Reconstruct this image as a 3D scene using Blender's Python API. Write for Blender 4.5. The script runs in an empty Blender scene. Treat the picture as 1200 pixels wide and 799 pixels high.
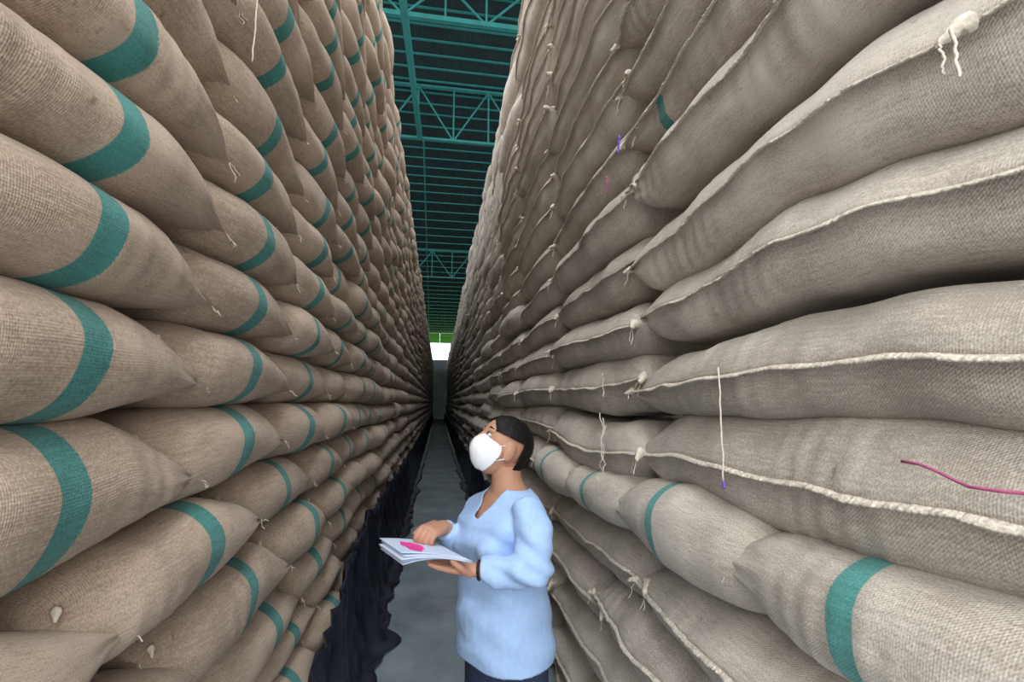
import bpy, bmesh, math, random
import numpy as np
from mathutils import Vector, Matrix

random.seed(7)
rng = np.random.default_rng(7)
sc = bpy.context.scene
COL = sc.collection
H = 1.58                                   # eye height
# ------------------------------------------------------------------ camera
cam_d = bpy.data.cameras.new('camera')
cam = bpy.data.objects.new('camera', cam_d); COL.objects.link(cam)
cam_d.sensor_fit = 'HORIZONTAL'; cam_d.sensor_width = 36.0
cam_d.lens = 36.0*533/1200; cam_d.clip_start = 0.02; cam_d.clip_end = 300
YAW, PITCH = math.radians(9.0835), math.radians(7.746)
cam.location = (0, 0, H)
cam.rotation_euler = (math.pi/2+PITCH, 0, -YAW)
sc.camera = cam
# ------------------------------------------------------------------ light
sc.view_settings.view_transform = 'Standard'; sc.view_settings.look = 'None'
sc.view_settings.gamma = 1.0; sc.view_settings.use_curve_mapping = False
sc.view_settings.exposure = 0.22
w = bpy.data.worlds.new('sky'); sc.world = w; w.use_nodes = True
nt = w.node_tree; nt.nodes.clear()
out = nt.nodes.new('ShaderNodeOutputWorld'); bg = nt.nodes.new('ShaderNodeBackground')
bg.inputs[0].default_value = (0.93, 0.97, 1.0, 1); bg.inputs[1].default_value = 2.9
# overcast sky: zenith three times as bright as the horizon
tcw = nt.nodes.new('ShaderNodeTexCoord'); spw = nt.nodes.new('ShaderNodeSeparateXYZ'); mrw = nt.nodes.new('ShaderNodeMapRange')
mrw.inputs[1].default_value = 0; mrw.inputs[2].default_value = 1; mrw.inputs[3].default_value = 1.7; mrw.inputs[4].default_value = 5.1
nt.links.new(tcw.outputs['Generated'], spw.inputs[0]); nt.links.new(spw.outputs[2], mrw.inputs[0]); nt.links.new(mrw.outputs[0], bg.inputs[1])
nt.links.new(bg.outputs[0], out.inputs[0])
def area(name, loc, rot, sx, sy, power, col):
    l = bpy.data.lights.new(name, 'AREA'); l.shape = 'RECTANGLE'; l.size = sx; l.size_y = sy
    l.energy = power; l.color = col
    o = bpy.data.objects.new(name, l); o.location = loc; o.rotation_euler = rot; COL.objects.link(o)
    return o
# daylight from the open loading door behind the photographer
area('door_daylight', (0.1, -4.0, 3.2), (math.radians(80), 0, 0), 4.0, 4.5, 95, (1.0, 0.98, 0.95))

# ------------------------------------------------------------------ materials
def new_mat(name):
    m = bpy.data.materials.new(name); m.use_nodes = True
    return m, m.node_tree, m.node_tree.nodes['Principled BSDF']
def N(nt, t, **k):
    n = nt.nodes.new(t)
    for a, b in k.items(): setattr(n, a, b)
    return n
def math_n(nt, op, a, b=None, c=None):
    n = N(nt, 'ShaderNodeMath', operation=op)
    for i, v in enumerate((a, b, c)):
        if v is None: continue
        if isinstance(v, (int, float)): n.inputs[i].default_value = v
        else: nt.links.new(v, n.inputs[i])
    return n.outputs[0]
def simple(name, col, rough=0.7, noise=0.0, scale=20, metal=0.0, bump=0.0, spec=0.3):
    m, nt, b = new_mat(name)
    b.inputs['Roughness'].default_value = rough; b.inputs['Metallic'].default_value = metal
    b.inputs['Specular IOR Level'].default_value = spec
    b.inputs['Base Color'].default_value = (*col, 1)
    if noise or bump:
        tc = N(nt, 'ShaderNodeTexCoord'); no = N(nt, 'ShaderNodeTexNoise')
        no.inputs['Scale'].default_value = scale; no.inputs['Detail'].default_value = 5
        nt.links.new(tc.outputs['Object'], no.inputs['Vector'])
        if noise:
            r = N(nt, 'ShaderNodeValToRGB')
            r.color_ramp.elements[0].position = .3; r.color_ramp.elements[1].position = .7
            r.color_ramp.elements[0].color = (*[c*(1-noise) for c in col], 1)
            r.color_ramp.elements[1].color = (*[min(1, c*(1+noise)) for c in col], 1)
            nt.links.new(no.outputs['Fac'], r.inputs[0]); nt.links.new(r.outputs[0], b.inputs['Base Color'])
        if bump:
            bp = N(nt, 'ShaderNodeBump'); bp.inputs['Strength'].default_value = bump; bp.inputs['Distance'].default_value = .01
            nt.links.new(no.outputs['Fac'], bp.inputs['Height']); nt.links.new(bp.outputs[0], b.inputs['Normal'])
    return m
def jute(name, base, dark, band=None, bandw=0.032, bandpos=0.0, weave=330.0, twill=True, wb=0.55):
    """woven jute; UV is in metres: u along the sack from its middle, v around it"""
    m, nt, b = new_mat(name); L = nt.links
    b.inputs['Roughness'].default_value = 0.95; b.inputs['Specular IOR Level'].default_value = 0.12
    b.inputs['Sheen Weight'].default_value = 0.15
    uv = N(nt, 'ShaderNodeUVMap'); uv.uv_map = 'UVMap'
    tint = N(nt, 'ShaderNodeAttribute'); tint.attribute_name = 'tint'
    sep = N(nt, 'ShaderNodeSeparateXYZ'); L.new(uv.outputs[0], sep.inputs[0])
    # blotches
    off = N(nt, 'ShaderNodeCombineXYZ'); L.new(math_n(nt, 'MULTIPLY', tint.outputs['Fac'], 37.0), off.inputs[2])
    add = N(nt, 'ShaderNodeVectorMath', operation='ADD'); L.new(uv.outputs[0], add.inputs[0]); L.new(off.outputs[0], add.inputs[1])
    n1 = N(nt, 'ShaderNodeTexNoise'); n1.inputs['Scale'].default_value = 6; n1.inputs['Detail'].default_value = 4
    L.new(add.outputs[0], n1.inputs['Vector'])
    n2 = N(nt, 'ShaderNodeTexNoise'); n2.inputs['Scale'].default_value = 260; n2.inputs['Detail'].default_value = 2
    L.new(add.outputs[0], n2.inputs['Vector'])
    mp = N(nt, 'ShaderNodeMapping'); mp.inputs['Scale'].default_value = (22, 190, 1); L.new(add.outputs[0], mp.inputs[0])
    n3 = N(nt, 'ShaderNodeTexNoise'); n3.inputs['Scale'].default_value = 1; n3.inputs['Detail'].default_value = 2
    L.new(mp.outputs[0], n3.inputs['Vector'])
    mix = N(nt, 'ShaderNodeMix', data_type='RGBA')
    mix.inputs[6].default_value = (*dark, 1); mix.inputs[7].default_value = (*base, 1)
    f = math_n(nt, 'ADD', math_n(nt, 'MULTIPLY', n1.outputs['Fac'], 1.0), math_n(nt, 'MULTIPLY', n2.outputs['Fac'], 1.3))
    f = math_n(nt, 'ADD', f, math_n(nt, 'MULTIPLY', n3.outputs['Fac'], 0.7))
    f = math_n(nt, 'ADD', math_n(nt, 'MULTIPLY', math_n(nt, 'SUBTRACT', f, 1.5), 1.7), 0.55)
    f = math_n(nt, 'ADD', f, math_n(nt, 'MULTIPLY', math_n(nt, 'SUBTRACT', tint.outputs['Fac'], .5), 0.5))
    fc = N(nt, 'ShaderNodeClamp'); L.new(f, fc.inputs[0]); L.new(fc.outputs[0], mix.inputs[0])
    col = mix.outputs[2]
    # sparse dark stains and specks
    n4 = N(nt, 'ShaderNodeTexNoise'); n4.inputs['Scale'].default_value = 28; n4.inputs['Detail'].default_value = 3
    L.new(add.outputs[0], n4.inputs['Vector'])
    st = N(nt, 'ShaderNodeMapRange'); st.inputs[1].default_value = .70; st.inputs[2].default_value = .78
    L.new(n4.outputs['Fac'], st.inputs[0])
    m3 = N(nt, 'ShaderNodeMix', data_type='RGBA'); m3.blend_type = 'MULTIPLY'
    m3.inputs[7].default_value = (.45, .38, .33, 1)
    L.new(math_n(nt, 'MULTIPLY', st.outputs[0], .7), m3.inputs[0]); L.new(col, m3.inputs[6]); col = m3.outputs[2]
    # weave: threads in two directions
    u, v = sep.outputs[0], sep.outputs[1]
    wu = math_n(nt, 'SINE', math_n(nt, 'MULTIPLY', u, weave*5)); wv = math_n(nt, 'SINE', math_n(nt, 'MULTIPLY', v, weave*5))
    if twill:
        tw = math_n(nt, 'SINE', math_n(nt, 'MULTIPLY', math_n(nt, 'ADD', math_n(nt,'MULTIPLY',u,0.75), v), weave*4.2))
        hgt = math_n(nt, 'ADD', math_n(nt, 'MULTIPLY', tw, .6), math_n(nt, 'MULTIPLY', wu, .4))
    else:
        hgt = math_n(nt, 'MULTIPLY', math_n(nt, 'ADD', wu, wv), .5)
    m4 = N(nt, 'ShaderNodeMix', data_type='RGBA'); m4.blend_type = 'MULTIPLY'; m4.inputs[7].default_value = (.72, .69, .66, 1)
    L.new(math_n(nt, 'MULTIPLY', math_n(nt, 'SUBTRACT', 1.0, hgt), .22), m4.inputs[0]); L.new(col, m4.inputs[6]); col = m4.outputs[2]
    hgt = math_n(nt, 'ADD', hgt, math_n(nt, 'MULTIPLY', n2.outputs['Fac'], 1.6))
    if band:
        wob = math_n(nt, 'MULTIPLY', math_n(nt, 'SUBTRACT', n1.outputs['Fac'], .5), .016)
        fuzz = math_n(nt, 'MULTIPLY', math_n(nt, 'SUBTRACT', n2.outputs['Fac'], .5), .006)
        du = math_n(nt, 'ABSOLUTE', math_n(nt, 'ADD', math_n(nt, 'ADD', math_n(nt, 'SUBTRACT', u, bandpos), wob), fuzz))
        mr = N(nt, 'ShaderNodeMapRange'); mr.inputs[1].default_value = bandw; mr.inputs[2].default_value = bandw-.003
        L.new(du, mr.inputs[0])
        g = N(nt, 'ShaderNodeMix', data_type='RGBA')
        bc = N(nt, 'ShaderNodeMix', data_type='RGBA'); bc.inputs[6].default_value = (*[c*.72 for c in band], 1)
        bc.inputs[7].default_value = (*[min(1, c*1.25) for c in band], 1); L.new(fc.outputs[0], bc.inputs[0])
        m5 = N(nt, 'ShaderNodeMix', data_type='RGBA'); m5.blend_type = 'MULTIPLY'; m5.inputs[7].default_value = (.7, .75, .75, 1)
        L.new(math_n(nt, 'MULTIPLY', math_n(nt, 'SUBTRACT', 1.0, math_n(nt,'MULTIPLY',hgt,.5)), .3), m5.inputs[0]); L.new(bc.outputs[2], m5.inputs[6])
        L.new(math_n(nt, 'MULTIPLY', mr.outputs[0], .93), g.inputs[0]); L.new(col, g.inputs[6]); L.new(m5.outputs[2], g.inputs[7]); col = g.outputs[2]
    L.new(col, b.inputs['Base Color'])
    bp = N(nt, 'ShaderNodeBump'); bp.inputs['Strength'].default_value = wb; bp.inputs['Distance'].default_value = .0007
    L.new(hgt, bp.inputs['Height'])
    bp2 = N(nt, 'ShaderNodeBump'); bp2.inputs['Strength'].default_value = .5; bp2.inputs['Distance'].default_value = .02
    L.new(n1.outputs['Fac'], bp2.inputs['Height']); L.new(bp.outputs[0], bp2.inputs['Normal'])
    L.new(bp2.outputs[0], b.inputs['Normal'])
    return m
GREEN = (0.036, 0.235, 0.222)
JL, JLD = (0.60, 0.475, 0.375), (0.36, 0.27, 0.205)
JR, JRD = (0.68, 0.615, 0.54), (0.39, 0.34, 0.285)
M = {
 'jute_warm': jute('jute_warm', JL, JLD, twill=False),
 'jute_warm_band': jute('jute_warm_band', JL, JLD, band=GREEN, twill=False),
 'jute_pale': jute('jute_pale', JR, JRD, weave=300),
 'jute_pale_band': jute('jute_pale_band', JR, JRD, band=(0.06, .30, .28), bandw=.026, weave=300),
 'hem': simple('hem', (0.64, 0.57, 0.48), .95, .3, 150, bump=.4),
 'ear_cloth': simple('ear_cloth', (0.68, 0.60, 0.50), .95, .25, 90, bump=.4),
 'twine': simple('twine', (0.72, 0.65, 0.54), .9, .15, 200),
 'twine_purple': simple('twine_purple', (0.20, 0.12, 0.55), .8),
 'twine_pink': simple('twine_pink', (0.42, 0.09, 0.20), .8, .3, 60),
 'tarp': simple('tarp', (0.018, 0.020, 0.034), .38, .5, 6, bump=.3, spec=.5),
 'steel': simple('steel', (0.045, 0.26, 0.245), .5, .12, 3),
 'roof': simple('roof', (0.03, 0.05, 0.052), .8, .15, 2),
 'wall': simple('wall', (0.22, 0.26, 0.28), .8, .12, 1.5),
 'grass': simple('grass', (0.16, 0.36, 0.05), .9, .3, 2),
 'skin': simple('skin', (0.50, 0.26, 0.17), .5, .08, 25, spec=.35),
 'hair': simple('hair', (0.006, 0.005, 0.005), .55, .3, 90, bump=.4, spec=.22),
 'shirt': simple('shirt', (0.38, 0.545, 0.84), .85, .05, 60, bump=.15),
 'jeans': simple('jeans', (0.028, 0.042, 0.085), .85, .25, 200, bump=.2),
 'mask': simple('mask', (0.86, 0.88, 0.90), .75, .02, 60),
 'paper': simple('paper', (0.62, 0.70, 0.88), .6, .03, 10),
 'pink': simple('pink', (0.95, 0.06, 0.38), .5, .15, 40),
 'black': simple('black', (0.01, .01, .012), .4),
 'lip': simple('lip', (0.35, .12, .10), .5),
 'eye': simple('eye', (0.7, .68, .66), .2),
}
def floor_mat():
    m, nt, b = new_mat('floor_concrete'); L = nt.links
    tc = N(nt, 'ShaderNodeTexCoord'); n = N(nt, 'ShaderNodeTexNoise'); n.inputs['Scale'].default_value = 2.2; n.inputs['Detail'].default_value = 7
    n.inputs['Roughness'].default_value = .65
    L.new(tc.outputs['Object'], n.inputs['Vector'])
    r = N(nt, 'ShaderNodeValToRGB'); e = r.color_ramp.elements
    e[0].position = .32; e[0].color = (.14, .175, .20, 1); e[1].position = .72; e[1].color = (.29, .345, .38, 1)
    L.new(n.outputs['Fac'], r.inputs[0]); L.new(r.outputs[0], b.inputs['Base Color'])
    b.inputs['Roughness'].default_value = .6
    return m
def sheet_mat():
    m, nt, b = new_mat('green_glow_sheet'); t = N(nt, 'ShaderNodeBsdfTranslucent'); t.inputs[0].default_value = (.10, .19, .03, 1)
    mx = N(nt, 'ShaderNodeMixShader'); mx.inputs[0].default_value = .75; b.inputs['Base Color'].default_value = (.12, .25, .06, 1)
    nt.links.new(b.outputs[0], mx.inputs[1]); nt.links.new(t.outputs[0], mx.inputs[2])
    nt.links.new(mx.outputs[0], nt.nodes['Material Output'].inputs['Surface']); return m
M['sheet'] = sheet_mat(); M['floor'] = floor_mat(); M['yard'] = simple('yard', (.2, .2, .2), .9)
RA, RB = 11.97, .1156

# ------------------------------------------------------------------ helpers
def mesh_obj(name, verts, faces, mat, parent=None, smooth=True, uvs=None, tint=None):
    me = bpy.data.meshes.new(name); me.from_pydata([tuple(v) for v in verts], [], [tuple(f) for f in faces])
    me.materials.append(M[mat] if isinstance(mat, str) else mat)
    if uvs is not None:
        l = me.uv_layers.new(name='UVMap'); vi = np.empty(len(me.loops), int); me.loops.foreach_get('vertex_index', vi)
        l.data.foreach_set('uv', np.asarray(uvs, float)[vi].ravel())
    if tint is not None:
        a = me.attributes.new('tint', 'FLOAT', 'POINT'); a.data.foreach_set('value', np.full(len(verts), tint) if np.isscalar(tint) else tint)
    if smooth: me.polygons.foreach_set('use_smooth', [True]*len(me.polygons))
    o = bpy.data.objects.new(name, me); COL.objects.link(o)
    if parent is not None: o.parent = parent
    return o
def tag(o, label=None, cat=None, group=None, kind=None):
    if label: o['label'] = label
    if cat: o['category'] = cat
    if group: o['group'] = group
    if kind: o['kind'] = kind
    return o
def box_vf(x0, x1, y0, y1, z0, z1):
    v = [(x0,y0,z0),(x1,y0,z0),(x1,y1,z0),(x0,y1,z0),(x0,y0,z1),(x1,y0,z1),(x1,y1,z1),(x0,y1,z1)]
    f = [(0,3,2,1),(4,5,6,7),(0,1,5,4),(1,2,6,5),(2,3,7,6),(3,0,4,7)]
    return v, f
def box(name, b, mat, parent=None): return mesh_obj(name, *box_vf(*b), mat, parent, smooth=False)
def bar(name, p, q, wd, ht, mat, parent=None):
    """rectangular bar from p to q"""
    p, q = np.array(p, float), np.array(q, float); d = q-p; d /= np.linalg.norm(d)
    up = np.array([0,0,1.]) if abs(d[2]) < .95 else np.array([0,1.,0])
    s = np.cross(d, up); s /= np.linalg.norm(s); u = np.cross(s, d)
    v = [e+a*s*wd/2+c*u*ht/2 for e in (p, q) for a, c in ((-1,-1),(1,-1),(1,1),(-1,1))]
    f = [(3,2,1,0),(4,5,6,7),(0,1,5,4),(1,2,6,5),(2,3,7,6),(3,0,4,7)]
    return mesh_obj(name, v, f, mat, parent, smooth=False)
def tube_vf(pts, rad, n=5):
    pts = np.array(pts, float); m = len(pts)
    rad = np.full(m, rad) if np.isscalar(rad) else np.array(rad, float)
    t = np.gradient(pts, axis=0); t /= np.maximum(np.linalg.norm(t, axis=1)[:, None], 1e-9)
    a = np.array([0.,0,1]) if abs(t[0][2]) < .9 else np.array([1.,0,0])
    vs, fs = [], []
    s = np.cross(t[0], a); s /= np.linalg.norm(s)
    for i in range(m):
        s = s - t[i]*(s@t[i]); s /= max(np.linalg.norm(s), 1e-9); u = np.cross(t[i], s)
        for k in range(n):
            an = 2*math.pi*k/n; vs.append(pts[i]+rad[i]*(math.cos(an)*s+math.sin(an)*u))
    for i in range(m-1):
        for k in range(n):
            k2 = (k+1) % n; fs.append((i*n+k, i*n+k2, (i+1)*n+k2, (i+1)*n+k))
    fs.append(tuple(range(n-1, -1, -1))); fs.append(tuple((m-1)*n+k for k in range(n)))
    return vs, fs
def join_vf(lst):
    V, F_ = [], []
    for v, f in lst:
        o = len(V); V += list(v); F_ += [tuple(i+o for i in q) for q in f]
    return V, F_
def wiggle(p, q, n, amp, sag=0.0):
    p, q = np.array(p, float), np.array(q, float); t = np.linspace(0, 1, n)[:, None]
    w_ = rng.normal(0, amp, (n, 3)); w_[0] = 0
    r = p+(q-p)*t + w_; r[:, 2] -= sag*4*(t[:, 0]*(1-t[:, 0]))
    return r
def snoise(x, seed, f=1.0):
    """smooth 1-d noise"""
    r = np.random.default_rng(seed); s = 0
    for k in range(4):
        s = s + math.pow(.62, k)*np.sin(f*x*(1.7**k)*r.uniform(.8, 1.2)+r.uniform(0, 6.28))
    return s/2

# ------------------------------------------------------------------ setting
floor = box('floor', (-8, 8, -4, 46, -.3, 0), 'floor'); tag(floor, 'dark bluish grey smooth concrete warehouse floor', kind='structure')
for k, yj in enumerate((5.6, 11.8, 18.0)):
    bar('joint', (-2, yj, .001), (2, yj, .001), .012, .004, 'black', floor)
for nm, b_, lb in (('wall_left', (-14.2, -14, 8.6, 46, 0, H+RA-RB*46-.1), 'grey side wall beyond the stack opposite the woman'),
                   ('wall_right', (14, 14.2, 8.6, 46, 0, H+RA-RB*46-.1), 'grey side wall beyond the stack behind the woman')):
    tag(box(nm, b_, 'wall'), lb, kind='structure')
yard = box('ground_yard', (-60, 60, -60, 46.3, -.6, -.32), 'yard'); tag(yard, 'grey yard around the shed', kind='structure')
box_g = box('ground', (-60, 60, 46.4, 120, -.35, -.05), 'grass'); tag(box_g, 'sunlit green ground beyond the far wall', kind='structure')
wf = box('wall_far', (-14, 14, 46, 46.2, 0, 5.85), 'wall'); tag(wf, 'grey far wall ending below the roof opening', kind='structure')
def roofz(y): return H + RA - RB*y
def slab(y0, y1, dz0, dz1):
    v = [(-14,y0,roofz(y0)+dz0),(14,y0,roofz(y0)+dz0),(14,y1,roofz(y1)+dz0),(-14,y1,roofz(y1)+dz0),
         (-14,y0,roofz(y0)+dz1),(14,y0,roofz(y0)+dz1),(14,y1,roofz(y1)+dz1),(-14,y1,roofz(y1)+dz1)]
    return v, [(0,3,2,1),(4,5,6,7),(0,1,5,4),(1,2,6,5),(2,3,7,6),(3,0,4,7)]
# corrugated sheet roof: ribs run down the slope
xs = np.arange(-14, 14.01, .1); vv = []
for i, x in enumerate(xs):
    dz = .0 if i % 2 else .03
    vv += [(x, 5.2, roofz(5.2)+.06+dz), (x, 45, roofz(45)+.06+dz)]
n_ = len(xs)
top = [(a, b, c+.03) for a, b, c in vv]
ff = [(2*i, 2*i+1, 2*i+3, 2*i+2) for i in range(n_-1)] + [(2*n_+2*i+2, 2*n_+2*i+3, 2*n_+2*i+1, 2*n_+2*i) for i in range(n_-1)]
ceil = mesh_obj('ceiling', vv+top, ff, 'roof', smooth=False); tag(ceil, 'dark green corrugated metal roof on teal purlins', kind='structure')
y = 5.8
while y < 48.9:
    z = roofz(y)
    bar('purlin', (-14, y, z+.02), (14, y, z+.02), .055, .045, 'steel', ceil)
    y += .5 if y < 15 else (.62 if y < 20 else .85)
for x0 in np.arange(-14, 14, 2.0):  # translucent sheets added to give a green glow above the far opening
    v, f = slab(45.05, 49, .05, .056); v = [(x0 if p[0] < 0 else x0+1.97, p[1], p[2]) for p in v]
    mesh_obj('added_glow_sheet', v, f, 'sheet', ceil, smooth=False)
def truss(yc, hb, ht, pan, xoff, wch, label, vphase=0):
    e = bpy.data.objects.new('roof_truss', None); COL.objects.link(e); e.location = (0, yc, H+hb)
    tag(e, label, 'truss', 'steel lattice trusses under the roof')
    X0, X1 = xoff-8*pan, xoff+8*pan; h = ht-hb
    bar('bottom_chord', (X0, 0, 0), (X1, 0, 0), .12, wch, 'steel', e)
    bar('top_chord', (X0, 0, h), (X1, 0, h), .12, wch, 'steel', e)
    for k in range(-8, 9):
        x = xoff+k*pan; bar('web_post', (x, 0, 0), (x, 0, h), .05, .05, 'steel', e)
        if k < 8:
            a, b = ((0, h) if (k+vphase) % 2 == 0 else (h, 0))
            bar('web_diagonal', (x, 0, a), (x+pan, 0, b), .045, .045, 'steel', e)
    return e
truss(10.5, 9.64, 10.72, 1.05, 1.01, .13, 'nearest teal steel lattice truss, only its lower chord and webs visible', 0)
truss(14.0, 8.48, 10.33, 1.15, .29, .07, 'complete teal lattice truss halfway up the roof gap, joining the heavy beam', 0)
truss(26.0, 7.22, 8.8, 1.15, .6, .06, 'faint small dark lattice truss deep in the shed', 0)
b_ = bar('roof_beam', (-.98, 8.0, H+8.62), (-.78, 13.93, H+8.52), .15, .16, 'steel')
tag(b_, 'thick teal steel beam running along the aisle under the nearest truss', 'beam')
b_ = bar('roof_tie', (-.66, 14.0, 9.98), (-1.04, 46, 7.95), .05, .05, 'steel')
tag(b_, 'thin teal steel tie running down the roof towards the far opening', 'beam')

# ------------------------------------------------------------------ sacks
XL, XR = .61, .76
def interp(pts, y):
    a = np.array(pts); return np.interp(y, a[:, 0], a[:, 1])
# measured course lines (distance along the aisle, height) in metres
LB = {-4: [(.9,.64),(1.8,.66)], -3: [(.9,.83),(1.3,.86),(1.8,.885)], -2: [(.8,1.02),(1.1,1.085),(1.75,1.135)],
      -1: [(.8,1.285),(1.2,1.32),(1.7,1.367)], 0: [(.75,1.543),(.95,1.553),(1.67,1.58)], 1: [(.72,1.769),(1.63,1.784)],
      2: [(.7,1.965),(1.6,1.992)], 3: [(.7,2.15),(1.55,2.209)], 4: [(.7,2.37),(1.5,2.40)]}
RBD = {-4: [(1.0,.60),(2.6,.60)], -3: [(.8,.86),(1.6,.85),(2.6,.83)], -2: [(.7,1.09),(.95,1.08),(1.25,1.06),(1.7,1.08),(2.6,1.06)],
       -1: [(.47,1.33),(.67,1.312),(.94,1.305),(1.3,1.335),(2.16,1.265)],
       0: [(.47,1.563),(.63,1.578),(.92,1.578),(1.4,1.575),(2.02,1.525)], 1: [(.44,1.773),(.68,1.804),(.89,1.806),(1.25,1.78),(2.0,1.783)],
       2: [(.42,1.982),(.65,2.027),(.86,2.049),(1.23,2.02),(2.0,2.005)], 3: [(.5,2.27),(.65,2.30),(1.2,2.29),(2.1,2.28)], 4: [(.6,2.56),(2.06,2.55)]}
def zbound(side, k, y):
    y = np.asarray(y, float)
    pitch, z0 = (.2105, 1.575) if side == 'L' else (.2475, 1.565)
    base = z0 + k*pitch + 0.018*snoise(y, 100+k if side == 'L' else 300+k, 1.3)
    tab = LB if side == 'L' else RBD
    if k in tab:
        hero = interp(tab[k], y); yr = tab[k][-1][0]
        wgt = np.clip((y-yr)/1.2, 0, 1); base = hero*(1-wgt)+base*wgt
    return np.maximum(base, .0 + 0*y)
def sack_verts(side, r, y0, y1, ns, nf, seed, style):
    """style: 'end' rounded end-on sack, 'long' lengthwise sack with a side seam"""
    R_ = np.random.default_rng(seed); s = np.linspace(0, 1, ns+1)
    # finer sampling at the ends
    s = .5-.5*np.cos(np.pi*s)*(.75+.25*np.abs(np.cos(np.pi*s)))
    s = (s-s[0])/(s[-1]-s[0])
    ov0, ov1 = (.10, .055) if style == 'end' else (.035, .045)
    ov1 += R_.uniform(-.02, .03)
    Y = (y0-ov0) + s*(y1-y0+ov0+ov1)
    zb, zt = zbound(side, r, Y), zbound(side, r+1, Y)
    tilt = R_.normal(0, .004); th = zt-zb
    if style == 'end':
        near = np.sqrt(np.clip(1-(1-np.clip(s/.22, 0, 1))**2, 0, 1)); far0 = R_.uniform(.56, .70)
        f_ = np.clip((s-far0)/(1-far0), 0, 1); far = 1-f_**R_.uniform(1.05, 1.5)*.98
        e = np.minimum(near*.92+.08, 1)*far
        a_far, a_near = R_.uniform(.16, .32), R_.uniform(.58, .75)
        cf = .5 + (a_far-.5)*(1-far) + (a_near-.5)*(1-near)
        if side == 'R':
            e = np.maximum(np.minimum(near, 1), .1)*(1-f_**3*.55); cf = .5+0*s; a_far = .5
        out = .055*(1-np.abs(2*s-1)**2.2) + .030*s - .030*(1-np.clip(s/.2, 0, 1)) - .01
        Rr = .125
    else:
        kn, kf = R_.uniform(.12, .2) if y0 > .5 else .07, R_.uniform(.12, .2)
        near = 1-(1-np.clip(s/kn, 0, 1))**1.9; far = 1-(1-np.clip((1-s)/kf, 0, 1))**1.9
        e = np.clip(near*far, 0, 1)*.9+.10
        c0 = {-1: .38, 0: .33, 1: .55, 2: .42, 3: .48}.get(r, R_.uniform(.38, .52)) if y0 < 1.2 else R_.uniform(.36, .52)
        cf = c0+R_.normal(0, .05)*s + .04*np.sin(3*s+R_.uniform(0, 6))
        out = .035*(1-np.abs(2*s-1)**3) + .012*snoise(Y, seed, 6) + .0
        Rr = .13
    out = out + R_.normal(0, .012 if y0 < 2.2 else .018) + .006*snoise(Y, seed+5, 9)
    xr = .0
    if side == 'R' and r == -2: xr = .055
    if side == 'R' and r <= -3: xr = .03
    if side == 'L' and r <= -3: xr = .015
    h = th/2*e*1.02; zc = zb+th*cf
    # section parameter: t from -1 (bottom) over the face to 1 (top), then the back
    tt = np.sin(np.linspace(-math.pi/2, math.pi/2, nf)); at = np.abs(tt)
    if style == 'end':
        sect = -(1-np.sqrt(np.clip(1-at**2.1, 0, 1)))
    else:
        q = R_.uniform(1.25, 1.6)
        up = -(1.1*at**q)*(.55 if r in (0, -1) else 1); lo = -(1-np.sqrt(np.clip(1-at**2.5, 0, 1)))*.85 - .10*np.clip(at/.12, 0, 1)*np.clip((1-at)/.6, 0, 1)
        sect = np.where(tt >= 0, up*.6+.4*(-(1-np.sqrt(np.clip(1-at**2.4, 0, 1)))), lo)
    depth = 1.0 if style == 'end' and side == 'L' else .62
    back = [(-depth*.5, 1), (-depth, 1), (-depth, -1), (-depth*.5, -1)]
    nP = nf+len(back)
    V = np.zeros((ns+1, nP, 3)); UV = np.zeros((ns+1, nP, 2))
    sg = -1 if side == 'L' else 1
    X0 = XL if side == 'L' else XR
    wr_f = R_.uniform(14, 26); wr_p = R_.uniform(0, 6.28, 4)
    endw = np.exp(-s/.10)+np.exp(-(1-s)/.13)
    for j in range(nf):
        d = out + sect[j]*Rr*(.35+.65*e)
        # puckers gathered at the ends, folds crossing the face, soft lumps
        fold = .005*endw*np.sin(tt[j]*wr_f*.5+wr_p[0]+s*4)
        cross = (.0028+.004*np.exp(-(1-s)/.22))*np.sin(Y*105+wr_p[1]+tt[j]*1.4+2*snoise(Y, seed+9, 7))*np.clip(snoise(Y, seed+11, 6)+.2, 0, 1)*(1 if style == 'long' else .5)
        lump = .006*np.sin(Y*11+wr_p[2]+tt[j]*2.2)*np.sin(tt[j]*2.6+wr_p[3])
        d = d + fold + cross + lump
        V[:, j, 0] = sg*(X0 - xr - d); V[:, j, 1] = Y; V[:, j, 2] = zc + h*tt[j]
        UV[:, j, 1] = tt[j]*.16
    for m_, (bd, tz) in enumerate(back):
        j = nf+m_
        V[:, j, 0] = sg*(X0 - xr + Rr - bd); V[:, j, 1] = Y; V[:, j, 2] = zc + h*tz
        UV[:, j, 1] = .16*tz+(.1-bd)*tz
    UV[:, :, 0] = (Y-(y0+y1)/2)[:, None]
    dz = .0025*np.sin(Y*23+wr_p[3])[:, None]*np.ones(nP); V[:, :, 2] += dz
    V[:, :, 2] = np.maximum(V[:, :, 2], .004)
    # arc length for v so the weave stays square
    d3 = np.linalg.norm(np.diff(V[:, :nf], axis=1), axis=2).mean(0); arc = np.concatenate([[0], np.cumsum(d3)]); arc -= arc[nf//2]
    UV[:, :nf, 1] = arc[None]
    idx = np.arange((ns+1)*nP).reshape(ns+1, nP)
    a = idx[:-1]; b = idx[1:]
    q4 = np.stack([a, np.roll(a, -1, 1), np.roll(b, -1, 1), b], -1).reshape(-1, 4)
    if side == 'L': q4 = q4[:, ::-1]
    return V, UV, q4, idx
def caps(idx, side):
    c = [tuple(idx[0][::-1]), tuple(idx[-1])]
    return c if side == 'R' else [x[::-1] for x in c]
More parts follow.
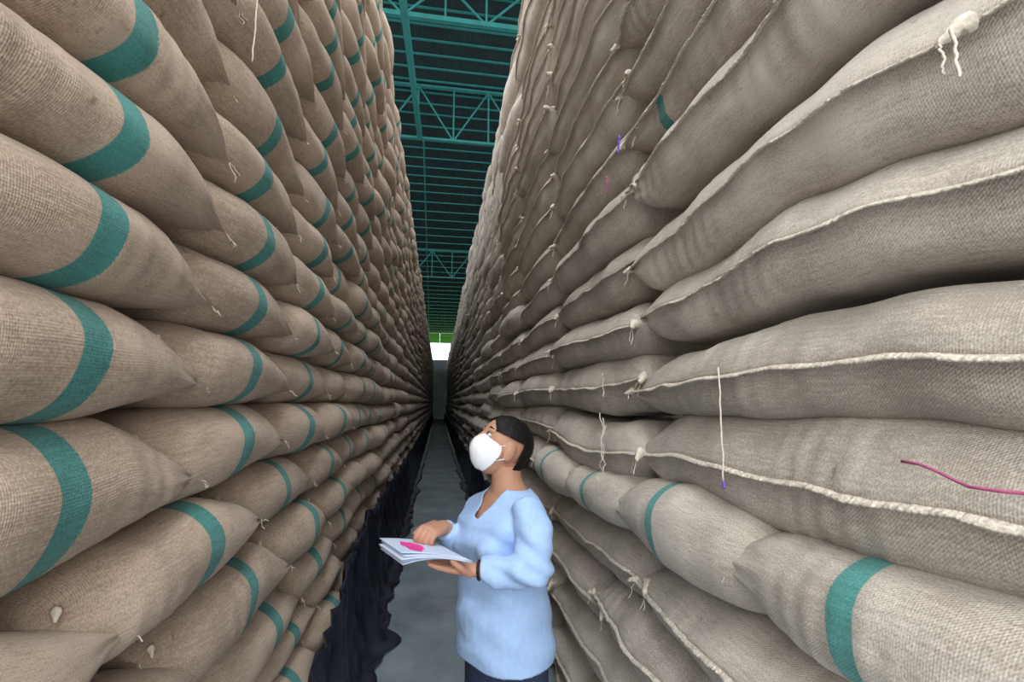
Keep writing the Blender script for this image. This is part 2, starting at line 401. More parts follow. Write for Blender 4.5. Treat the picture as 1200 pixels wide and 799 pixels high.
# camera projection used only to decide which sacks are the largest seen
fwv = np.array([math.sin(YAW)*math.cos(PITCH), math.cos(YAW)*math.cos(PITCH), math.sin(PITCH)])
rv = np.array([math.cos(YAW), -math.sin(YAW), 0]); uvv = np.cross(rv, fwv)
def px_area(x, y0, y1, z0, z1):
    pts = []
    for yy in (max(y0, .3), y1):
        for zz in (z0, z1):
            q = np.array([x, yy, zz-H]); d = q@fwv
            if d < .05: return 0
            pts.append((np.clip(600+533*(q@rv)/d, 0, 1200), np.clip(399.5-533*(q@uvv)/d, 0, 799)))
    (ax, ay), (bx, by), (cx, cy), (dx, dy) = pts
    P_ = [(ax, ay), (bx, by), (dx, dy), (cx, cy)]
    return abs(sum(P_[i][0]*P_[(i+1) % 4][1]-P_[(i+1) % 4][0]*P_[i][1] for i in range(4)))/2
cands = []
LPH = {-1: 1.19, -2: .99, -3: 1.27, -4: 1.50, -5: 1.2, 0: 1.20, 1: 1.17, 2: 1.21, 3: 1.19, 4: 1.25, 5: 1.20}
LWID = .65
for r in range(-8, 17):
    ph = LPH.get(r, 1.20+.05*math.sin(r*2.3)+rng.uniform(-.04, .04)); y0 = ph-3*LWID if ph > 1.45 else ph-2*LWID
    yb = [y0]; 
    while yb[-1] < 44.6: yb.append(yb[-1]+LWID*rng.uniform(.95, 1.05) if yb[-1] > 2.2 else yb[-1]+LWID)
    for j in range(len(yb)-1):
        banded = not ((r == 3 and j == 9) or rng.random() < (.10 if j > 1 else 0) or (r == 4 and j == 1) or (r == -3 and yb[j+1] < 1.4))
        if r < 12 and yb[j+1] < 2.2 and r not in (4, -3): banded = True
        if yb[j] > 3.4 and rng.random() < .45: banded = False
        cands.append(dict(side='L', r=r, j=j, y0=yb[j], y1=yb[j+1], style='end', band=banded, pos=float(rng.normal(-.025, .02))))
RL = 1.30
for r in range(-7, 16):
    if r == -2: yb = [-.30, .35, 1.02, 1.70, 2.38, 3.1]
    elif r == -3: yb = [-.8, .40, 1.62, 2.9]
    elif r == -4: yb = [-.55, .75, 2.05, 3.3]
    else: yb = [-1.0]
    if len(yb) == 1: yb += [.14+rng.uniform(-.04, .02), 1.65+rng.uniform(-.03, .03), 2.93+rng.uniform(-.03, .03)]
    while yb[-1] < 44: yb.append(yb[-1]+RL*rng.uniform(.96, 1.04))
    for j in range(len(yb)-1):
        st = 'end' if (r == -2 and j < 5) else 'long'
        if r >= 3 and j > 3 and rng.random() < .12: st = 'end'
        bd = (r == -2 and j in (1, 2, 3, 4)) or (r == 4 and yb[j] < 1.44 < yb[j+1]) or (r == -2 and j > 4 and rng.random() < .5) or (j > 3 and rng.random() < .06)
        cands.append(dict(side='R', r=r, j=j, y0=yb[j], y1=yb[j+1], style=st, band=bd, pos=(.03 if r == -2 else (.52 if r == 4 and yb[j] < 1.44 < yb[j+1] else -.25))))
for c in cands:
    x = -XL+.04 if c['side'] == 'L' else XR-.04
    z0, z1 = float(zbound(c['side'], c['r'], (c['y0']+c['y1'])/2)), float(zbound(c['side'], c['r']+1, (c['y0']+c['y1'])/2))
    c['z0'], c['z1'] = z0, z1
    c['area'] = px_area(x, c['y0'], c['y1'], z0, z1) if z1-z0 > .05 else -1
    if c['side'] == 'L' and z1 < .5 and c['y0'] > 2.2: c['area'] *= .01     # behind the tarpaulin
    if c['side'] == 'R' and z1 < 1.25 and 1.95 < c['y0'] < 5: c['area'] *= .2   # behind the woman
cands = [c for c in cands if c['area'] >= 0 and c['y1'] > -.2]
cands.sort(key=lambda c: -c['area'])
ORD = ['nearest', 'second', 'third', 'fourth', 'fifth', 'sixth', 'seventh', 'eighth', 'ninth', 'tenth', 'eleventh', 'twelfth',
       'thirteenth', 'fourteenth', 'fifteenth', 'sixteenth', 'seventeenth', 'eighteenth', 'nineteenth', 'twentieth']
NUM = ['zero', 'one', 'two', 'three', 'four', 'five', 'six', 'seven', 'eight', 'nine', 'ten', 'eleven', 'twelve', 'thirteen', 'fourteen', 'fifteen', 'sixteen', 'seventeen']
hero = [c for c in cands if c['area'] > 0][:300]
rest = [c for c in cands if not any(c is h for h in hero)]
colcount = {}
for c in sorted(hero, key=lambda c: c['y0']):
    k = (c['side'], c['r']); c['n'] = colcount.get(k, 0); colcount[k] = c['n']+1
SPECIAL = {}
def sack_label(c):
    kind = ('green-banded jute sack' if c['band'] else 'plain jute sack')
    st = 'stack opposite the woman' if c['side'] == 'L' else 'stack behind the woman'
    r = c['r']+1
    lev = 'level with her mask' if r == 0 else (f"{NUM[abs(r)]} course{'s' if abs(r) > 1 else ''} {'above' if r > 0 else 'below'} her mask")
    n = ORD[c['n']]
    return f"{kind}, {n}{'' if n == 'nearest' else ' along'} in {st}, {lev}"
def ear_tuft(p, d, size, seed):
    """gathered corner of cloth, a folded pointed flap"""
    R_ = np.random.default_rng(seed); d = np.array(d, float); d /= np.linalg.norm(d); n = 7
    pts = [np.array(p)+d*size*t+np.array([0, 0, -.25*size*t*t]) for t in np.linspace(-.25, 1, n)]
    rad = size*np.array([.36, .42, .36, .30, .24, .18, .09])*R_.uniform(.85, 1.15, n)
    v, f = tube_vf(pts, rad, 8); v = np.array(v)
    c0 = np.array(pts).mean(0)
    v = v + R_.normal(0, size*.035, v.shape)
    return list(v), f
for i, c in enumerate(hero):
    big = c['area']
    ns, nf = (120, 31) if big > 9000 else ((32, 21) if big > 1500 else (18, 13))
    seed = 1000+i*13
    V, UV, q4, idx = sack_verts(c['side'], c['r'], c['y0'], c['y1'], ns, nf, seed, c['style'])
    UV[:, :, 0] -= c['pos']
    mat = ('jute_warm' if c['side'] == 'L' else 'jute_pale')+('_band' if c['band'] else '')
    o_ = np.array([V[:, :, 0].mean(), (c['y0']+c['y1'])/2, V[:, :, 2].min()])
    ob = mesh_obj('jute_sack', V.reshape(-1, 3)-o_, [tuple(q) for q in q4]+caps(idx, c['side']), mat, None, True, UV.reshape(-1, 2), float(rng.uniform(0, 1)))
    ob.location = o_
    tag(ob, sack_label(c), 'sack', 'jute sacks in the stack opposite the woman' if c['side'] == 'L' else 'jute sacks in the stack behind the woman')
    c['ob'] = ob
    if big < 260: continue
    sg = -1 if c['side'] == 'L' else 1
    mid = idx.shape[1]
    nfm = nf//2
    near_p, far_p = V[0, nfm].copy(), V[-1, nfm].copy()
    inn = np.array([-sg, 0, 0.])            # towards the aisle
    if c['side'] == 'L' or c['style'] == 'end':
        # pucker on the near end, thread at the pointed far corner
        e1 = ear_tuft(V[max(2, int(ns*.12)), int(nf*.70)]-o_+np.array([-sg*.009, 0, 0]), (-sg*.5, -.6, -.35), .020, seed+1)
        mesh_obj('ear', *e1, 'ear_cloth', ob)
        th = []
        for k in range(2 if big > 900 else 1):
            q = far_p+np.array([-sg*.004, .005, 0]); L_ = rng.uniform(.02, .05)
            th.append(tube_vf(wiggle(q, q+np.array([-sg*.015, rng.uniform(-.005, .03), -L_*rng.uniform(.3, 1)]), 6, .003), .0014, 4))
        if rng.random() < .35:
            q = V[2, int(nf*.6)]; L_ = rng.uniform(.05, .13)
            th.append(tube_vf(wiggle(q+inn*.012, q+inn*.03+np.array([0, rng.uniform(-.02, .02), -L_]), 9, .003), .0014, 4))
        tag(mesh_obj('twine', *join_vf([(list(np.array(v)-o_), f) for v, f in th]), 'twine', ob), kind='stuff')
    else:
        # frayed hem along the side seam
        line = V[:, nfm].copy(); m_ = len(line)
        fine = np.linspace(0, 1, 4*m_ if big > 3000 else m_)
        yy = np.linspace(line[0, 1], line[-1, 1], len(fine))
        xx, zz = np.interp(yy, line[:, 1], line[:, 0]), np.interp(yy, line[:, 1], line[:, 2])
        hw = .010+.003*snoise(yy, seed+3, 40)+np.abs(rng.normal(0, .0018, len(yy)))
        drop = -.005-.006*np.abs(snoise(yy, seed+4, 12))
        a = np.stack([xx+sg*.004, yy, zz+.004], 1); b = np.stack([xx-sg*hw, yy, zz+.001+drop], 1)
        c2 = np.stack([xx-sg*hw*.9, yy, zz-.0030+drop], 1); d2 = np.stack([xx+sg*.004, yy, zz-.004], 1)
        vv = np.stack([a, b, c2, d2], 1).reshape(-1, 3)-o_; nn = len(yy)
        ff = [(4*k+q, 4*k+(q+1) % 4, 4*k+4+(q+1) % 4, 4*k+4+q) for k in range(nn-1) for q in range(4)]
        ff += [(0, 3, 2, 1), (4*nn-4, 4*nn-3, 4*nn-2, 4*nn-1)]
        mesh_obj('hem', vv, ff, 'hem', ob)
        mesh_obj('ear', *ear_tuft(V[1, nfm]-o_, (-sg*.6, -.7, -.2), .050, seed+1), 'ear_cloth', ob)
        mesh_obj('ear', *ear_tuft(V[-2, nfm]-o_, (-sg*.8, .7, -.1), .036, seed+2), 'ear_cloth', ob)
        th = []
        for k in range(3):
            q = (V[0, nfm] if k else V[-1, nfm]) + inn*.012; L_ = rng.uniform(.03, .10)
            th.append(tube_vf(wiggle(q, q+inn*.015+np.array([0, rng.uniform(-.02, .02), -L_]), 8, .0025), .0015, 4))
        tag(mesh_obj('twine', *join_vf([(list(np.array(v)-o_), f) for v, f in th]), 'twine' if rng.random() > .12 else 'twine_pink', ob), kind='stuff')

# every further sack, too far and too many to tell apart
AV, AF, AU, AT, AM = [], [], [], [], []; off = 0; faces_n = []
slots = ['jute_warm', 'jute_warm_band', 'jute_pale', 'jute_pale_band']
for i, c in enumerate(rest):
    V, UV, q4, idx = sack_verts(c['side'], c['r'], c['y0'], c['y1'], 10, 9, 9000+i, c['style'])
    V = V.reshape(-1, 3); AV.append(V); AU.append(UV.reshape(-1, 2)); AF.append(q4+off); off += len(V)
    AT.append(np.full(len(V), rng.uniform(0, 1)))
    AM.append(np.full(len(q4), slots.index(('jute_warm' if c['side'] == 'L' else 'jute_pale')+('_band' if c['band'] else ''))))
me = bpy.data.meshes.new('sack_mass')
AV = np.concatenate(AV); AF = np.concatenate(AF); AU = np.concatenate(AU); AT = np.concatenate(AT); AM = np.concatenate(AM)
me.vertices.add(len(AV)); me.vertices.foreach_set('co', AV.ravel())
me.loops.add(AF.size); me.loops.foreach_set('vertex_index', AF.ravel().astype(np.int32))
me.polygons.add(len(AF)); me.polygons.foreach_set('loop_start', np.arange(0, AF.size, 4, dtype=np.int32))
me.update(calc_edges=True)
for s_ in slots: me.materials.append(M[s_])
me.polygons.foreach_set('material_index', AM.astype(np.int32)); me.polygons.foreach_set('use_smooth', np.ones(len(AF), bool))
l = me.uv_layers.new(name='UVMap'); l.data.foreach_set('uv', AU[AF.ravel()].ravel())
a = me.attributes.new('tint', 'FLOAT', 'POINT'); a.data.foreach_set('value', AT)
me.validate()
so = bpy.data.objects.new('sack_mass', me); COL.objects.link(so)
tag(so, 'hundreds of further jute sacks receding down both stacks', 'sacks', kind='stuff')

def hero_at(side, r, y):
    for c in hero:
        if c['side'] == side and c['r'] == r and c['y0'] <= y < c['y1']: return c
def relabel(side, r, y, text):
    c = hero_at(side, r, y)
    if c: c['ob']['label'] = text
    return c
def world_part(c, name, vf, mat, label=None):
    o_ = np.array(c['ob'].location); v, f = vf
    o = mesh_obj(name, list(np.array(v)-o_), f, mat, c['ob'])
    if label: o['label'] = label
    return o
# long loose threads seen hanging on certain sacks
def hang(side, r, y, z0, z1, name='twine', mat='twine', rad=.0022, outw=.05, amp=.003, y2=None, label=None):
    c = hero_at(side, r, y)
    if not c: return
    x = (-XL+outw) if side == 'L' else (XR-outw)
    return world_part(c, name, tube_vf(wiggle((x, y, z0), (x, y2 if y2 is not None else y, z1), 14, amp), rad, 5), mat, label)
hang('R', 0, 1.005, 1.665, 1.395, outw=.095, amp=.0008, y2=1.01, label='long pale hanging thread')
hang('R', 0, 1.01, 1.40, 1.382, outw=.095, mat='twine_purple', rad=.004, amp=.0005, label='purple end of the long thread')
hang('R', 0, 1.79, 1.52, 1.25, outw=.10, amp=.008, y2=1.83)
hang('R', 0, 1.80, 1.54, 1.30, outw=.11, amp=.008, y2=1.76)
hang('R', 1, 1.78, 1.70, 1.60, outw=.10)
hang('R', 3, 1.64, 2.48, 2.41, outw=.115, mat='twine_pink', rad=.003)
hang('R', 4, 1.50, 2.57, 2.50, outw=.115, mat='twine_purple', rad=.004)
hang('L', 5, 1.22, 2.72, 2.50, outw=.09, amp=.001)
c = hero_at('R', 2, .431)
if c:
    world_part(c, 'ear', ear_tuft((XR-.10, .43, 2.065), (-.6, .35, -.35), .032, 77), 'ear_cloth', 'frayed pale cloth corner')
    hang('R', 2, .425, 2.055, 1.985, outw=.125, rad=.0022, amp=.0012); hang('R', 2, .440, 2.05, 2.0, outw=.125, rad=.0018, amp=.0012)
c = hero_at('R', -1, .6)
if c:
    pts = [(XR-.108, .568, 1.498), (XR-.108, .545, 1.497), (XR-.108, .526, 1.492), (XR-.107, .505, 1.483), (XR-.107, .488, 1.477), (XR-.106, .46, 1.477), (XR-.105, .43, 1.479)]
    world_part(c, 'pink_yarn', tube_vf(pts, .0022, 5), 'twine_pink')

exec_tail = True
# ------------------------------------------------------------------ tarpaulins at the foot of the stacks
def tarp(name, side, ys, top, xt, xf, label, seed):
    sg = -1 if side == 'L' else 1; nv = 16; V = []
    for y_ in ys:
        zt = top(y_); a = xt(y_); b = xf(y_)
        for k in range(nv):
            t = k/(nv-1)
            if t < .85: q = t/.85; x = a+(b-a)*q**2.2; z = zt*(1-q)
            else: q = (t-.85)/.15; x = b-.0-q*.10*(1+.5*snoise(np.array(y_), seed+2, 3)); z = .012+.02*abs(math.sin(q*5+y_*7))
            fold = .028*math.sin(y_*17+2*snoise(np.array(y_), seed, 5)+t*2)*(.3+.7*t)+.014*math.sin(y_*41+t*6)+.008*math.sin(y_*90+t*11)
            if t >= .85: fold *= .5
            V.append((sg*(x-fold), y_+.01*math.sin(t*9+y_*5), max(z+.012*math.sin(y_*23+t*9)*(1-t), .006)))
    n = len(ys); F_ = [(i*nv+k, i*nv+k+1, (i+1)*nv+k+1, (i+1)*nv+k) for i in range(n-1) for k in range(nv-1)]
    o = mesh_obj(name, V, F_, 'tarp'); so_ = o.modifiers.new('s', 'SOLIDIFY'); so_.thickness = .003
    return tag(o, label, 'tarpaulin')
ysL = np.concatenate([np.arange(1.55, 8, .035), np.arange(8, 45, .25)])
tarp('tarpaulin', 'L', ysL, lambda y_: np.interp(y_, [1.5, 1.9, 2.2, 2.8, 3.5, 6, 45], [.12, .28, .42, .66, .76, .72, .7])+.03*math.sin(y_*9),
     lambda y_: np.interp(y_, [1.5, 2.4, 45], [.53, .49, .50]), lambda y_: np.interp(y_, [1.5, 2.2, 3.2, 3.35, 3.5, 4, 45], [.50, .44, .40, .30, .41, .43, .46]),
     'dark blue-black plastic tarpaulin crumpled at the foot of the stack opposite the woman', 3)
ysR = np.concatenate([np.arange(3.0, 8, .04), np.arange(8, 45, .25)])
tarp('tarpaulin', 'R', ysR, lambda y_: .62+.04*math.sin(y_*7), lambda y_: .60, lambda y_: .56,
     'dark plastic tarpaulin along the foot of the stack behind the woman', 8)

# ------------------------------------------------------------------ the woman
def at(px, py, Y_):
    v = rv*(px-600)/533 + uvv*(399.5-py)/533 + fwv; t = Y_/v[1]
    return np.array([t*v[0], Y_, H+t*v[2]])
ANG = math.radians(30)
FW = np.array([-math.cos(ANG), -math.sin(ANG), 0]); LF = np.array([math.sin(ANG), -math.cos(ANG), 0]); UP = np.array([0, 0, 1.])
person = bpy.data.objects.new('person', None); COL.objects.link(person)
P0 = at(592, 700, 1.6); person.location = (P0[0], P0[1], 0)
PO = np.array([P0[0], P0[1], 0.])
def loft(rings, n=28, power=2.0):
    """rings: (centre, axis_a*len, axis_b*len)"""
    V, F_ = [], []
    for c, a, b in rings:
        for k in range(n):
            an = 2*math.pi*k/n; ca, sa = math.cos(an), math.sin(an)
            ca = math.copysign(abs(ca)**(2/power), ca); sa = math.copysign(abs(sa)**(2/power), sa)
            V.append(np.array(c)+np.array(a)*ca+np.array(b)*sa)
    m = len(rings)
    for i in range(m-1):
        for k in range(n):
            k2 = (k+1) % n; F_.append((i*n+k, i*n+k2, (i+1)*n+k2, (i+1)*n+k))
    F_.append(tuple(range(n-1, -1, -1))); F_.append(tuple((m-1)*n+k for k in range(n)))
    return V, F_
def ellipsoid(c, A, B, C_, nu=20, nv=14):
    V, F_ = [], []
    for i in range(nv+1):
        th = math.pi*i/nv
        for k in range(nu):
            ph = 2*math.pi*k/nu
            V.append(np.array(c)+np.array(C_)*math.cos(th)+(np.array(A)*math.cos(ph)+np.array(B)*math.sin(ph))*max(math.sin(th), .02))
    for i in range(nv):
        for k in range(nu):
            k2 = (k+1) % nu; F_.append((i*nu+k, (i+1)*nu+k, (i+1)*nu+k2, i*nu+k2))
    F_.append(tuple(range(nu))); F_.append(tuple(nv*nu+k for k in range(nu-1, -1, -1)))
    return V, F_
def remeshed(name, vfs, voxel, mat, parent, smooth_it=4, predicate=None, disp=None, solid=0):
    V, F_ = join_vf(vfs); me = bpy.data.meshes.new(name); me.from_pydata([tuple(np.array(v)-PO) for v in V], [], F_)
    bmf = bmesh.new(); bmf.from_mesh(me)
    bmesh.ops.recalc_face_normals(bmf, faces=bmf.faces); bmf.to_mesh(me); bmf.free()
    o = bpy.data.objects.new(name+'_tmp', me); COL.objects.link(o)
    r = o.modifiers.new('r', 'REMESH'); r.mode = 'VOXEL'; r.voxel_size = voxel
    s = o.modifiers.new('s', 'SMOOTH'); s.iterations = smooth_it; s.factor = .5
    bpy.context.view_layer.update(); dg = bpy.context.evaluated_depsgraph_get()
    m2 = bpy.data.meshes.new_from_object(o.evaluated_get(dg)); bpy.data.objects.remove(o)
    if predicate or disp:
        bm = bmesh.new(); bm.from_mesh(m2); bm.normal_update()
        if disp:
            for v in bm.verts: v.co += v.normal*disp(np.array(v.co)+PO)
        if predicate:
            dl = [v for v in bm.verts if predicate(np.array(v.co)+PO)]
            bmesh.ops.delete(bm, geom=dl, context='VERTS')
        bm.to_mesh(m2); bm.free()
    m2.name = name; m2.materials.clear(); m2.materials.append(M[mat]); m2.polygons.foreach_set('use_smooth', [True]*len(m2.polygons))
    ob = bpy.data.objects.new(name, m2); COL.objects.link(ob); ob.parent = parent
    if solid: sd = ob.modifiers.new('s', 'SOLIDIFY'); sd.thickness = solid; sd.offset = -1
    return ob
def limb(pts, rads, n=18, sub=5):
    pts = np.array(pts, float); rads = np.array(rads, float); m = len(pts); t = np.linspace(0, m-1, (m-1)*sub+1)
    # catmull-rom
    P_ = np.vstack([2*pts[0]-pts[1], pts, 2*pts[-1]-pts[-2]]); out_ = []
    for x in t:
        i = min(int(x), m-2); u = x-i; a, b, c, d = P_[i], P_[i+1], P_[i+2], P_[i+3]
        out_.append(.5*((2*b)+(-a+c)*u+(2*a-5*b+4*c-d)*u*u+(-a+3*b-3*c+d)*u**3))
    return tube_vf(out_, np.interp(t, range(m), rads), n)

hipc = at(592, 757, 1.6)
def tc(px, z):                      # torso centre for a given height
    p = at(px, 600, 1.6); return np.array([p[0], 1.6, z])
zs = [(.76, 592, .168, .135), (.82, 591, .172, .140), (.90, 590, .168, .135), (.98, 588, .160, .125), (1.06, 587, .156, .122), (1.13, 585, .160, .128),
      (1.19, 587, .166, .120), (1.225, 591, .168, .102), (1.262, 594, .128, .082), (1.285, 596, .092, .068), (1.30, 596, .070, .060)]
def torso(scale, dz=0, zlo=None):
    return loft([(tc(p, z+dz), LF*a*scale, FW*b*scale) for z, p, a, b in zs if zlo is None or z >= zlo], 32, 2.25)
# landmarks
shL, elL, wrL = at(624, 593, 1.45), at(624, 666, 1.37), at(560, 668, 1.41)
shR, elR, wrR = at(563, 592, 1.73), at(551, 650, 1.74), at(519, 617, 1.60)
neck0, neck1 = np.array(tc(596, 1.27)), at(593, 545, 1.6)
HC = at(588, 523, 1.6)                                          # head centre
ha = math.radians(14); tilt = math.radians(27)
hf = np.array([-math.cos(ha)*math.cos(tilt), -math.sin(ha)*math.cos(tilt), math.sin(tilt)])      # face direction, tipped up
hl = np.array([math.sin(ha), -math.cos(ha), 0]); hu = np.cross(hf, -hl); hu /= np.linalg.norm(hu)
if hu[2] < 0: hu = -hu
def hp(f, l, u): return HC + hf*f + hl*l + hu*u
HS = .93
def hp(f, l, u): return HC + (hf*f + hl*l + hu*u)*HS
head = [ellipsoid(hp(-.008, 0, .022), hf*.092, hl*.073, hu*.083), ellipsoid(hp(.020, 0, -.030), hf*.062, hl*.060, hu*.078),
        ellipsoid(hp(.050, 0, -.078), hf*.030, hl*.034, hu*.026), ellipsoid(hp(.086, 0, -.012), hf*.022, hl*.013, hu*.018),
        limb([hp(.080, 0, .022), hp(.096, 0, -.010)], [.009, .012], 10, 3),
        ellipsoid(hp(-.006, .074, -.010), hf*.022, hl*.014, hu*.036), ellipsoid(hp(-.006, -.074, -.010), hf*.019, hl*.012, hu*.031),
        ellipsoid(hp(.068, .030, .030), hf*.014, hl*.026, hu*.008), ellipsoid(hp(.068, -.030, .030), hf*.014, hl*.026, hu*.008),
        ellipsoid(hp(.078, 0, -.050), hf*.012, hl*.022, hu*.010)]
neck = limb([neck0, neck0*.5+neck1*.5+FW*.004, neck1], [.066, .052, .052], 20)
def hand(wr, d, pn, side, curl, spread=.5, sc_=1.0, thumb_up=0.5):
    """wr wrist; d direction of the palm; pn palm-side normal; curl per finger"""
    d = d/np.linalg.norm(d); pn = pn-d*(pn@d); pn /= np.linalg.norm(pn); s = np.cross(d, pn)*side
    parts = [loft([(wr-d*.02, s*.024, pn*.018), (wr+d*.01, s*.027, pn*.017), (wr+d*.04, s*.037, pn*.016), (wr+d*.075, s*.039, pn*.0135), (wr+d*.088, s*.036, pn*.010)], 18, 2.3)]
    for k, (off_, ln) in enumerate(((.028, .066), (.0095, .074), (-.009, .069), (-.027, .054))):
        base = wr+d*.080+s*off_; dd = d+s*off_*spread*6; dd /= np.linalg.norm(dd); pts = [base-dd*.02, base]
        ang = 0; cur = base
        for q, fr in enumerate((.45, .30, .25)):
            ang += curl[k]*(.8, 1.0, .7)[q]; dv = dd*math.cos(ang)+pn*math.sin(ang); cur = cur+dv*ln*fr*sc_; pts.append(cur)
        parts.append(limb(pts, [.0095, .0092, .0085, .0078, .0062], 10, 3))
    tb = wr+d*.025+s*.028; td = d*.65+s*.62+pn*thumb_up; td /= np.linalg.norm(td)
    t2 = tb+td*.036; td2 = d*.9+s*.15+pn*thumb_up*1.1; td2 /= np.linalg.norm(td2)
    parts.append(limb([tb-td*.015, tb, t2, t2+td2*.018, t2+td2*.033], [.012, .0125, .0105, .0095, .007], 10, 3))
    return parts
dL = at(512, 661, 1.44)-wrL
dR = at(499, 623, 1.52)-wrR
handL = hand(wrL, dL, UP+0*FW, -1, (.10, .10, .12, .16), .3, 1, .55)
handR = hand(wrR, dR, np.array([-.15, .25, -1.0]), -1, (1.05, 1.15, 1.2, 1.25), .12, 1, .5)
armL = limb([shL-LF*.055-UP*.035, (shL+elL)/2, elL, (elL+wrL)/2, wrL], [.038, .042, .037, .034, .024])
armR = limb([shR+LF*.045-UP*.03, (shR+elR)/2, elR, (elR+wrR)/2, wrR], [.038, .042, .037, .034, .024])
hipL, hipR = tc(592, .80)+LF*.082, tc(592, .80)-LF*.082
def leg(hp_, s):
    foot = np.array([hp_[0], hp_[1], 0])+LF*.02*s
    return [limb([hp_, hp_*[1, 1, 0]+UP*.62, foot+UP*.44+FW*.01, foot+UP*.30, foot+UP*.08], [.088, .078, .056, .054, .036], 20),
            limb([foot+UP*.045-FW*.05, foot+UP*.05+FW*.02, foot+UP*.035+FW*.11, foot+UP*.025+FW*.165], [.034, .038, .030, .020], 14)]
body = remeshed('body', head+[neck, torso(.86, 0)]+[armL, armR]+handL+handR+leg(hipL, 1)+leg(hipR, -1)+[ellipsoid(tc(592, .80), LF*.13, FW*.09, UP*.10)], .0042, 'skin', person, 3)
def cloth_fold(p):
    q = p-PO
    a = math.sin(q[2]*62+q[0]*28+3*math.sin(q[1]*14))*.0022 + math.sin(q[2]*35-q[0]*40+q[1]*25)*.002
    d_ = np.linalg.norm(p-elL); a += .006*math.sin((p-elL)@(wrL-elL)*420)*math.exp(-((p-(elL+wrL)/2)@(p-(elL+wrL)/2))/.004)
    a += .004*math.sin(q[2]*110+q[0]*60)*math.exp(-(d_/.09)**2)
    return a*(1.7 if p[2] > .95 else 1.1)
slL = limb([shL-LF*.030-UP*.006, (shL+elL)/2+LF*.004, elL+LF*.004, (elL*.5+wrL*.5), wrL*.93+elL*.07], [.052, .057, .053, .047, .036], 20)
slR = limb([shR+LF*.02+UP*.005, (shR+elR)/2, elR, (elR+wrR)/2, wrR*.93+elR*.07], [.058, .055, .050, .043, .034], 20)
bust = [ellipsoid(tc(587, 1.125)+FW*.085+LF*.065, LF*.062, FW*.052, UP*.062), ellipsoid(tc(587, 1.125)+FW*.085-LF*.065, LF*.062, FW*.052, UP*.062),
        ellipsoid(tc(589, .90)+FW*.05, LF*.13, FW*.10, UP*.12)]
nc = tc(596, 1.29)
def shirt_cut(p):
    q = p-nc; f, l_, z = q@FW, q@LF, q[2]
    if z > -.03+.012 and math.hypot(f, l_) < .072+.0*z: return True           # collar ring
    if f > .0 and z > -.075 and abs(l_) < .008+(z+.075)*.52 and abs(l_) < .085 and z < .05: return True   # the V
    if p[2] < .775+.0*f: return True
    if np.linalg.norm(p-wrL) < .022 or np.linalg.norm(p-wrR) < .02: return True
    return False
shirt = remeshed('shirt', [torso(1.03), slL, slR]+bust, .0055, 'shirt', person, 5, shirt_cut, cloth_fold, .004)
def trouser_cut(p): return p[2] < .07
tr = []
for hp_, s in ((hipL, 1), (hipR, -1)):
    foot = np.array([hp_[0], hp_[1], 0])+LF*.02*s
    tr.append(limb([hp_+UP*.02, hp_*[1, 1, 0]+UP*.62, foot+UP*.44, foot+UP*.25, foot+UP*.05], [.088, .086, .072, .066, .062], 20))
tr.append(loft([(tc(592, .70), LF*.155, FW*.112), (tc(592, .80), LF*.152, FW*.115), (tc(591, .88), LF*.14, FW*.105)], 28))
remeshed('jeans', tr, .006, 'jeans', person, 4, trouser_cut, None, .003)
for hp_, s in ((hipL, 1), (hipR, -1)):
    foot = np.array([hp_[0], hp_[1], 0])+LF*.02*s
    remeshed('shoe', [limb([foot+UP*.045-FW*.06, foot+UP*.05+FW*.02, foot+UP*.04+FW*.12, foot+UP*.03+FW*.18], [.036, .043, .038, .026], 14),
                      limb([foot+UP*.014-FW*.06, foot+UP*.014+FW*.17], [.014, .014], 10)], .005, 'black', person, 2)
# hair, swept back into a low bun
def hair_cut(p):
    q = p-HC; f, u = q@hf, q@hu
    return (f > .070-.10*max(0, .05-u)*3 and u < .078) or (f > -.028 and u < .028) or (f > -.045 and u < .030 and abs(q@hl) > .05) or u < -.085
hair = remeshed('hair', [ellipsoid(hp(-.012, 0, .024), hf*.101, hl*.082, hu*.090), ellipsoid(hp(-.040, 0, -.018), hf*.066, hl*.073, hu*.068),
                         ellipsoid(hp(-.100, 0, -.012), hf*.026, hl*.030, hu*.032)], .004, 'hair', person, 3, hair_cut,
                lambda p: .0005*math.sin(((p-HC)@hu)*420+((p-HC)@hl)*90), .004)
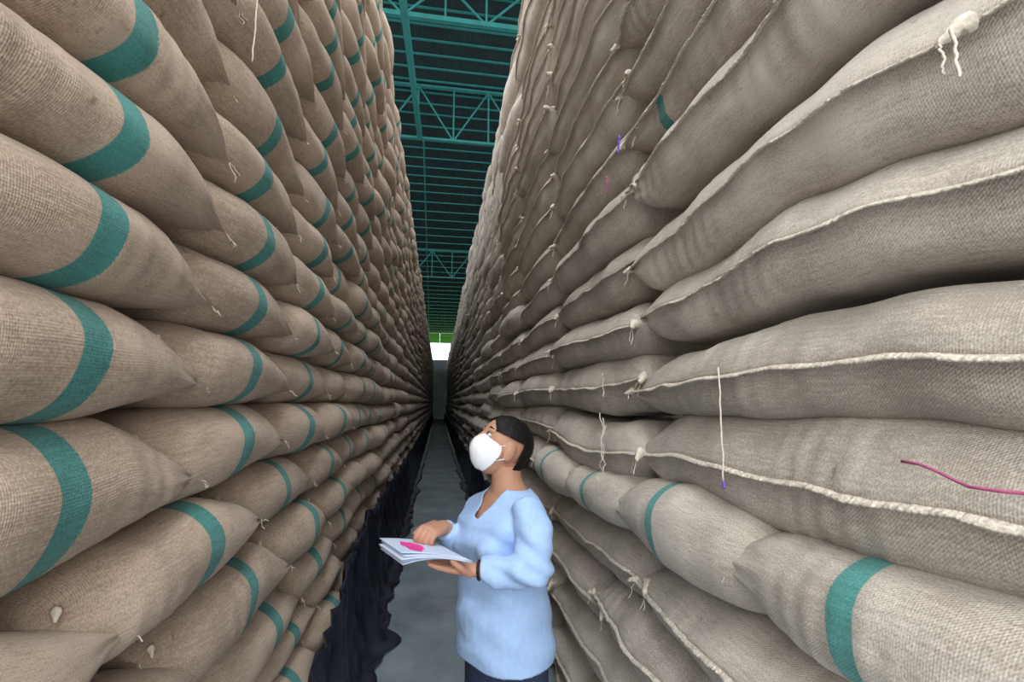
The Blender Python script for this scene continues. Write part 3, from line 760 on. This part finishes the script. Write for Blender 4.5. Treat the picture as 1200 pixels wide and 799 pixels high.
# face mask
def mask_cut(p):
    q = p-HC; f, l_, u = q@hf, q@hl, q@hu
    return f < .016+.25*abs(u+.03) or u > .020-.35*abs(l_) or u < -.104
remeshed('face_mask', [ellipsoid(hp(.026, 0, -.038), hf*.078, hl*.068, hu*.074), ellipsoid(hp(.062, 0, -.036), hf*.050, hl*.042, hu*.052),
                       ellipsoid(hp(.046, 0, -.072), hf*.046, hl*.045, hu*.034)], .0035, 'mask', person, 14, mask_cut, None, .002)
for s in (1, -1):
    v, f = join_vf([tube_vf([hp(.030, .066*s, -.006), hp(.012, .078*s, .004), hp(-.006, .080*s, .012)], .0016, 5),
                    tube_vf([hp(.022, .062*s, -.060), hp(.010, .076*s, -.048), hp(-.008, .080*s, -.034)], .0016, 5)])
    mesh_obj('ear_loop', [x-PO for x in v], f, 'mask', person)
    v, f = ellipsoid(hp(.074, .030*s, .014), hf*.010, hl*.014, hu*.0075, 12, 8); e_ = mesh_obj('eye', [x-PO for x in v], f, 'eye', person)
    v, f = ellipsoid(hp(.0825, .030*s, .016), hf*.003, hl*.006, hu*.006, 10, 6); mesh_obj('iris', [x-PO for x in v], f, 'black', e_)
    v, f = tube_vf([hp(.082, .014*s, .036), hp(.082, .030*s, .042), hp(.070, .048*s, .036)], [.002, .003, .0015], 6)
    mesh_obj('eyebrow', [x-PO for x in v], f, 'hair', person)
    v, f = tube_vf([hp(.078, .017*s, .020), hp(.0845, .030*s, .023), hp(.074, .045*s, .018)], [.001, .0016, .001], 5)
    mesh_obj('eyelash', [x-PO for x in v], f, 'hair', person)
wd = (elL-wrL)/np.linalg.norm(elL-wrL); wa = np.cross(wd, UP); wa /= np.linalg.norm(wa); wb_ = np.cross(wd, wa)
ring = [wrL+wd*.004+wa*.027*math.cos(t)+wb_*.024*math.sin(t) for t in np.linspace(0, 2*math.pi, 25)]
v, f = tube_vf(ring, .005, 6); mesh_obj('wristband', [x-PO for x in v], f, 'black', person)
tag(person, 'woman in pale blue long-sleeved top and white face mask, looking up, holding papers between stacks', 'person')

# ------------------------------------------------------------------ papers
pa, pb, pcn = at(445, 631, 1.60), at(472, 649, 1.40), at(552, 657, 1.36)
pd = pa+(pcn-pb)
pe = bpy.data.objects.new('paper_stack', None); COL.objects.link(pe); pe.location = tuple((pa+pcn)/2)
PC = (pa+pcn)/2
nrm = np.cross(pb-pa, pcn-pb); nrm /= np.linalg.norm(nrm); nrm = nrm if nrm[2] > 0 else -nrm
for k in range(5):
    V, n = [], 14; jx, jy = rng.normal(0, .006, 2); e1, e2 = (pcn-pb), (pa-pb)
    e1u, e2u = e1/np.linalg.norm(e1), e2/np.linalg.norm(e2)
    for i in range(n+1):
        for j in range(n+1):
            u, v_ = i/n, j/n
            p = pb+e1*u+e2*v_+e1u*jx+e2u*jy+nrm*(-.0009*k + .006*math.sin(u*3.1)*(1-.3*k/5)-.012*(1-u)**3*k/2)
            V.append(p-PC)
    F_ = [(i*(n+1)+j, (i+1)*(n+1)+j, (i+1)*(n+1)+j+1, i*(n+1)+j+1) for i in range(n) for j in range(n)]
    s_ = mesh_obj('sheet', V, F_, 'paper', pe); sd = s_.modifiers.new('s', 'SOLIDIFY'); sd.thickness = .0006; sd.offset = -1
    if k == 0:
        V, F_ = [], []
        m = 26; cu, cv = .33, .42
        V.append(pb+e1*cu+e2*cv+nrm*(.0012+.006*math.sin(cu*3.1))-PC+e1u*jx+e2u*jy)
        for q in range(m):
            an = 2*math.pi*q/m; rr = 1+.12*math.sin(3*an+1)+.08*math.sin(7*an)
            u, v_ = cu+.15*rr*math.cos(an), cv+.30*rr*math.sin(an)
            V.append(pb+e1*u+e2*v_+nrm*(.0012+.006*math.sin(u*3.1))-PC+e1u*jx+e2u*jy)
        F_ = [(0, q+1, (q+1) % m+1) for q in range(m)]
        tag(mesh_obj('highlighting', V, F_, 'pink', pe), 'bright pink highlighted patch')
tag(pe, 'sheaf of white papers with a bright pink patch held by the woman', 'papers')
